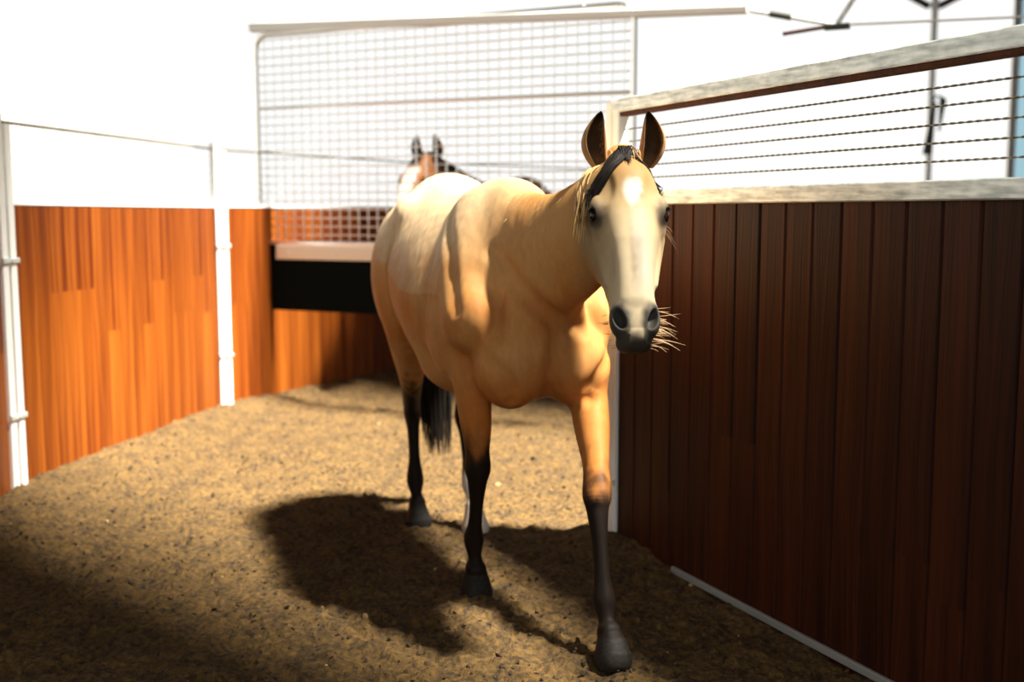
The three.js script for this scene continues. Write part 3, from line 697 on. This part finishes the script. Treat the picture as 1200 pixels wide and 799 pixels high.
  for (let i = 0; i < 90; i++) {     // hanging down behind the cheek
    const t = R(), e = 0.06 + 0.19 * R();
    (R() < 0.8 ? mane : maneDark).push(lock([h.fromHead(-0.05 - 0.02 * t, -0.10, -0.04 + 0.02 * t), h.fromHead(-0.10 - 0.02 * t + jit(0.008), -0.085 + jit(0.012), 0.015), h.fromHead(-0.125 - 0.022 * t + jit(0.010), -0.085 + jit(0.015), e * 0.6), h.fromHead(-0.130 - 0.026 * t + jit(0.012), -0.095 + jit(0.015), e)], 0.0018 + R() * 0.002));
  }
  part('mane', mergeGeometries(mane), blondHair, horse).userData.label = 'pale golden mane';
  part('mane', mergeGeometries(maneDark), brownHair, horse).userData.label = 'darker brown locks in the mane';
  // tail
  const tail = [];
  for (let i = 0; i < 260; i++) {
    const a = R() * 6.283, r = Math.sqrt(R()), ox = Math.cos(a) * r, oz = Math.sin(a) * r, end = 0.22 + 0.3 * R() * R();
    tail.push(lock([[ox * 0.02, 1.26, -0.80 + oz * 0.02], [0.01 + ox * 0.035, 1.16, -0.885 + oz * 0.03], [0.03 + ox * 0.055, 0.92, -0.93 + oz * 0.05], [0.05 + ox * 0.075, 0.62, -0.93 + oz * 0.06], [0.06 + ox * 0.06 + jit(0.01), end, -0.92 + oz * 0.05]], 0.005 + R() * 0.005, 5, 12));
  }
  part('tail', mergeGeometries(tail), blackHair, horse);
  // whiskers on the muzzle and chin, lashes
  const whisker = [], fineHair = [];
  for (let i = 0; i < 46; i++) {
    const q = i < 36 ? 1 : -1, s = 0.46 + 0.12 * R(), n = -0.05 - 0.09 * R(), L = (0.03 + 0.095 * R() * R()) * (q > 0 ? 1 : 0.5), d = jit(0.25), e = jit(0.4) + 0.25;
    const p = [q * mix(0.066, 0.045, smooth(0.5, 0.6, s)), n, s];
    fineHair.push(lock([h.fromHead(...p), h.fromHead(p[0] + q * L * 0.55, p[1] + d * L * 0.5, p[2] + e * L * 0.35), h.fromHead(p[0] + q * L, p[1] + d * L, p[2] + e * L)], 0.0006 + 0.0005 * R(), 4, 6));
  }
  for (let i = 0; i < 4; i++) fineHair.push(lock([h.fromHead(0.098, -0.06, 0.195 + i * 0.007), h.fromHead(0.115 + jit(0.004), -0.05, 0.212 + i * 0.013), h.fromHead(0.126 + i * 0.005, -0.05 + jit(0.01), 0.232 + i * 0.02)], 0.00035, 4, 6));
  for (const q of [-1, 1]) for (let i = 0; i < 16; i++) { const t = i / 15; whisker.push(lock([h.fromHead(q * (0.098 + 0.006 * Math.sin(t * 3)), -0.06 + 0.03 * t, 0.156), h.fromHead(q * (0.116 + 0.006 * Math.sin(t * 3)), -0.058 + 0.036 * t, 0.158), h.fromHead(q * 0.122, -0.058 + 0.04 * t, 0.168)], 0.0007, 4, 5)); }
  const wp = part('whiskers', mergeGeometries(fineHair), paleWhisker, horse); wp.userData.label = 'pale whiskers'; wp.userData.kind = 'stuff';
  part('eyelashes', mergeGeometries(whisker), blackHair, horse).userData.kind = 'stuff';
}
// ---------------------------------------------------------------- the swinging divider across the track, its arm and the second horse behind it
const gateTurn = -Math.atan2(0.429, 0.903);
{
  const gate = thing('divider_gate', 'white pipe framed wire mesh divider with a dark rubber board hung across the track', 'gate', -1.75, 0, -7.75, gateTurn);
  const W = 2.72, y0 = 1.095, y1 = 2.50, c = 0.09, pts = [];
  const arc = (cx, cy, a0, a1) => { for (let i = 0; i <= 6; i++) { const a = mix(a0, a1, i / 6); pts.push(V(cx + Math.cos(a) * c, cy + Math.sin(a) * c, 0)); } };
  arc(c, y0 + c, -Math.PI, -Math.PI / 2); arc(W - c, y0 + c, -Math.PI / 2, 0); arc(W - c, y1 - c, 0, Math.PI / 2); arc(c, y1 - c, Math.PI / 2, Math.PI);
  const path = new THREE.CurvePath();
  for (let i = 0; i < pts.length; i++) path.add(new THREE.LineCurve3(pts[i], pts[(i + 1) % pts.length]));
  part('frame', new THREE.TubeGeometry(path, 160, 0.019, 10, true), brightSteel, gate);
  part('cross_bar', rod([0, 2.01, 0], [W, 2.0, 0], 0.011), brightSteel, gate);
  const wires = [];
  for (let x = 0.075; x < W; x += 0.074) wires.push(rod([x, y0, 0.004], [x, y1, 0.004], 0.0046, 6));
  for (let y = y0 + 0.057; y < y1; y += 0.057) wires.push(rod([0, y, -0.004], [W, y, -0.004], 0.0046, 6));
  const mesh = part('wire_mesh', mergeGeometries(wires), brightSteel, gate); mesh.userData.kind = 'stuff';
  part('rubber_board', bar(0.09, 2.45, 0.632, 0.992, -0.012, 0.012, 0.004), rubber, gate);
  part('edge_strip', upright(0.97, 1.085, 0.085, 0.135, -0.012, 0.016, 0.003), rubber, gate);
  part('top_batten', bar(0.15, 2.45, 0.984, 1.078, -0.02, 0.026, 0.004), creamPaint, gate);
  for (let x = 0.25; x < 2.4; x += 0.4) part('bolt', new THREE.CylinderGeometry(0.009, 0.009, 0.012, 6).rotateX(Math.PI / 2), zinc, gate).position.set(x, 1.03, 0.03);
  for (const x of [0.3, 1.36, 2.4]) part('hanger', rod([x, 2.49, 0], [x, 2.55, 0], 0.008), paleSteel, gate);

  const arm = thing('overhead_beam', 'long pale steel overhead beam with stay rods, carrying the white mesh divider', 'beam', -1.75, 0, -7.75, gateTurn);
  const beam = new THREE.BufferGeometry().copy(bar(-0.03, 3.38, -0.03, 0.03, -0.03, 0.03, 0.004)), p = beam.attributes.position;
  for (let i = 0; i < p.count; i++) p.setY(i, p.getY(i) * mix(1, 0.62, p.getX(i) / 3.38) + mix(2.553, 2.415, p.getX(i) / 3.38));
  beam.computeVertexNormals();
  part('beam', beam, whitePaint, arm);
  part('stay_rod', rod([3.35, 2.42, 0], [3.86, 2.298, 0], 0.010), zinc, arm);
  part('stay_rod', rod([3.58, 2.268, 0.02], [3.86, 2.298, 0], 0.011), brownTimber, arm);
  part('stay_rod', rod([3.86, 2.298, 0], [5.75, 5.2, 0.1], 0.013), zinc, arm);
  part('stay_rod', rod([3.86, 2.298, 0], [5.9, 2.24, 0.05], 0.006), brightSteel, arm);
  part('turnbuckle', new THREE.CylinderGeometry(0.016, 0.016, 0.12, 8).rotateZ(Math.PI / 2 - 0.24).translate(3.56, 2.37, 0), darkSteel, arm);
  part('joint_plate', bar(3.80, 3.93, 2.275, 2.305, -0.02, 0.02, 0.004), darkSteel, arm);
  const mast = thing('walker_mast', 'pale steel centre post of the horse walker, out beyond the inner wall', 'post', 4.02, 0, -5.05);
  part('pole', new THREE.CylinderGeometry(0.09, 0.11, 5.6, 16).translate(0, 2.8, 0), paleSteel, mast);
  part('collar', new THREE.CylinderGeometry(0.16, 0.16, 0.16, 16).translate(0, 2.24, 0), darkSteel, mast);
}
// the second horse
{
  const bay = (x, y, z, g, h) => {
    const fine = fbm(x * 40, y * 20, z * 40, 3);
    let c = mix3([0.30, 0.105, 0.035], [0.40, 0.16, 0.055], clamp(0.5 + fbm(x * 5, y * 5, z * 5, 2)));
    if (y < 0.6) c = mix3(black3, c, smooth(0.45, 0.6, y));
    const { x: a, y: n, z: s } = h;
    if (s > -0.1 && s < 0.7 && n > -0.12 && Math.abs(a) < 0.16 && z > 0.6) {
      c = mix3(c, [0.80, 0.76, 0.68], smooth(0.062, 0.045, Math.abs(a) + 0.006 * noise(s * 30, a * 30, 0)) * smooth(0.07, 0.12, s));
      c = mix3(c, black3, smooth(0.034, 0.02, Math.hypot(Math.abs(a) - 0.098, n + 0.045, s - 0.177)));
    }
    return c.map((q) => q * (1 + 0.15 * fine));
  };
  const other = thing('horse', 'brown horse with a white face, only its head showing behind the mesh divider', 'horse', -0.175, 0, -8.76, -30 * deg);
  other.scale.setScalar(1.1);
  const h = buildHorse(other, 0.016, {
    head: [0.0, 1.545, 0.90], yaw: -4 * deg, pitch: 30 * deg, earTilt: 0.05, earUp: -0.02,
    neck: [[0.0, 1.14, 0.24, 0.14, 0.25], [0.0, 1.22, 0.45, 0.125, 0.23], [0, 1.33, 0.63, 0.10, 0.175], [0, 1.43, 0.77, 0.082, 0.13], [0, 1.475, 0.83, 0.07, 0.10]],
    throat: [[0.03, 0.93, 0.53, 0.10, 0.09], [0.02, 1.04, 0.60, 0.07, 0.07], [0.0, 1.17, 0.69, 0.055, 0.06], [0.0, 1.29, 0.775, 0.05, 0.055]],
    legs: [foreLegRight.map((q) => q), foreLegLeft, hindLeg(-1, 0, 0), hindLeg(1, 0.007, 0.14)],
  }, { color: bay, earRim: [0.10, 0.045, 0.02], earHollow: [0.02, 0.012, 0.008] });
  const R = random(91), jit = (k) => (R() - 0.5) * 2 * k, locks = [];
  for (let i = 0; i < 60; i++) locks.push(lock([h.fromHead(jit(0.02), -0.04, -0.05), h.faceAt(jit(0.03), 0.0, 0.01), h.faceAt(jit(0.05), 0.06 + jit(0.03), 0.008)], 0.005));
  for (let i = 0; i < 150; i++) { const t = R(), c = [0, mix(1.42, 1.57, t), mix(0.3, 0.80, t)], q = R() < 0.5 ? -1 : 1, L = 0.1 + 0.08 * R(); locks.push(lock([c, [q * 0.04, c[1] + 0.005, c[2]], [q * 0.10, c[1] - L * 0.5, c[2] + jit(0.02)], [q * 0.12, c[1] - L, c[2] + jit(0.02)]], 0.005)); }
  part('mane', mergeGeometries(locks), blackHair, other);
}
// ---------------------------------------------------------------- far side of the hall
{
  const hall = structure('trim_1', 5.18, 0, -14);
  part('column', upright(-0.1, 8.5, -0.042, 0.042, -0.055, 0.055, 0.006), brightSteel, hall);
  for (const q of [-1, 1]) part('knee_brace', rod([q * 0.06, 3.82, 0], [q * 1.3, 4.45, 0], 0.045, 8), darkSteel, hall);
  for (const [i, x, z] of [[2, -5.4, -10], [3, -5.4, 5.5], [4, 9.0, -13.9]]) part('column', upright(-0.1, 8.5, -0.055, 0.055, -0.055, 0.055, 0.006), paleSteel, structure('trim_' + i, x, 0, z));
  const strap = thing('strap', 'dark folded strap hanging on the pale column beyond the wires', 'strap', 5.18, 0, -13.92);
  const strip = (pts) => { const s = new THREE.Shape(); pts.forEach(([x, y], i) => (i ? s.lineTo(x, y) : s.moveTo(x, y))); return new THREE.ExtrudeGeometry(s, { depth: 0.03, bevelEnabled: false }); };
  part('long_end', strip([[-0.10, 2.02], [0.015, 2.02], [0.045, 2.66], [0.015, 2.66]]), darkSteel, strap);
  part('short_end', strip([[0.085, 2.30], [0.10, 2.30], [0.165, 2.68], [0.13, 2.72], [0.085, 2.71]]), darkSteel, strap);
  part('hook', new THREE.TorusGeometry(0.05, 0.012, 8, 16, Math.PI).translate(0.065, 2.68, 0.02), darkSteel, strap);
  const w = structure('window_1', 6.2, 0, -14);
  const pane = new THREE.MeshPhysicalMaterial({ color: new THREE.Color().setRGB(0.60, 0.76, 0.82), transmission: 1, roughness: 0.05, thickness: 0, ior: 1.45 });
  part('frame', upright(1.6, 5, -0.05, 0.05, -0.05, 0.05), brightSteel, w);
  part('frame', upright(1.6, 5, 1.45, 1.55, -0.05, 0.05), brightSteel, w);
  part('frame', bar(0.05, 1.45, 3.30, 3.38, -0.04, 0.04), whitePaint, w);
  for (const [a, b] of [[1.6, 3.30], [3.38, 5]]) part('pane', box(0.05, 1.45, a, b, -0.004, 0.004), pane, w);
}
renderer.render(scene, camera);
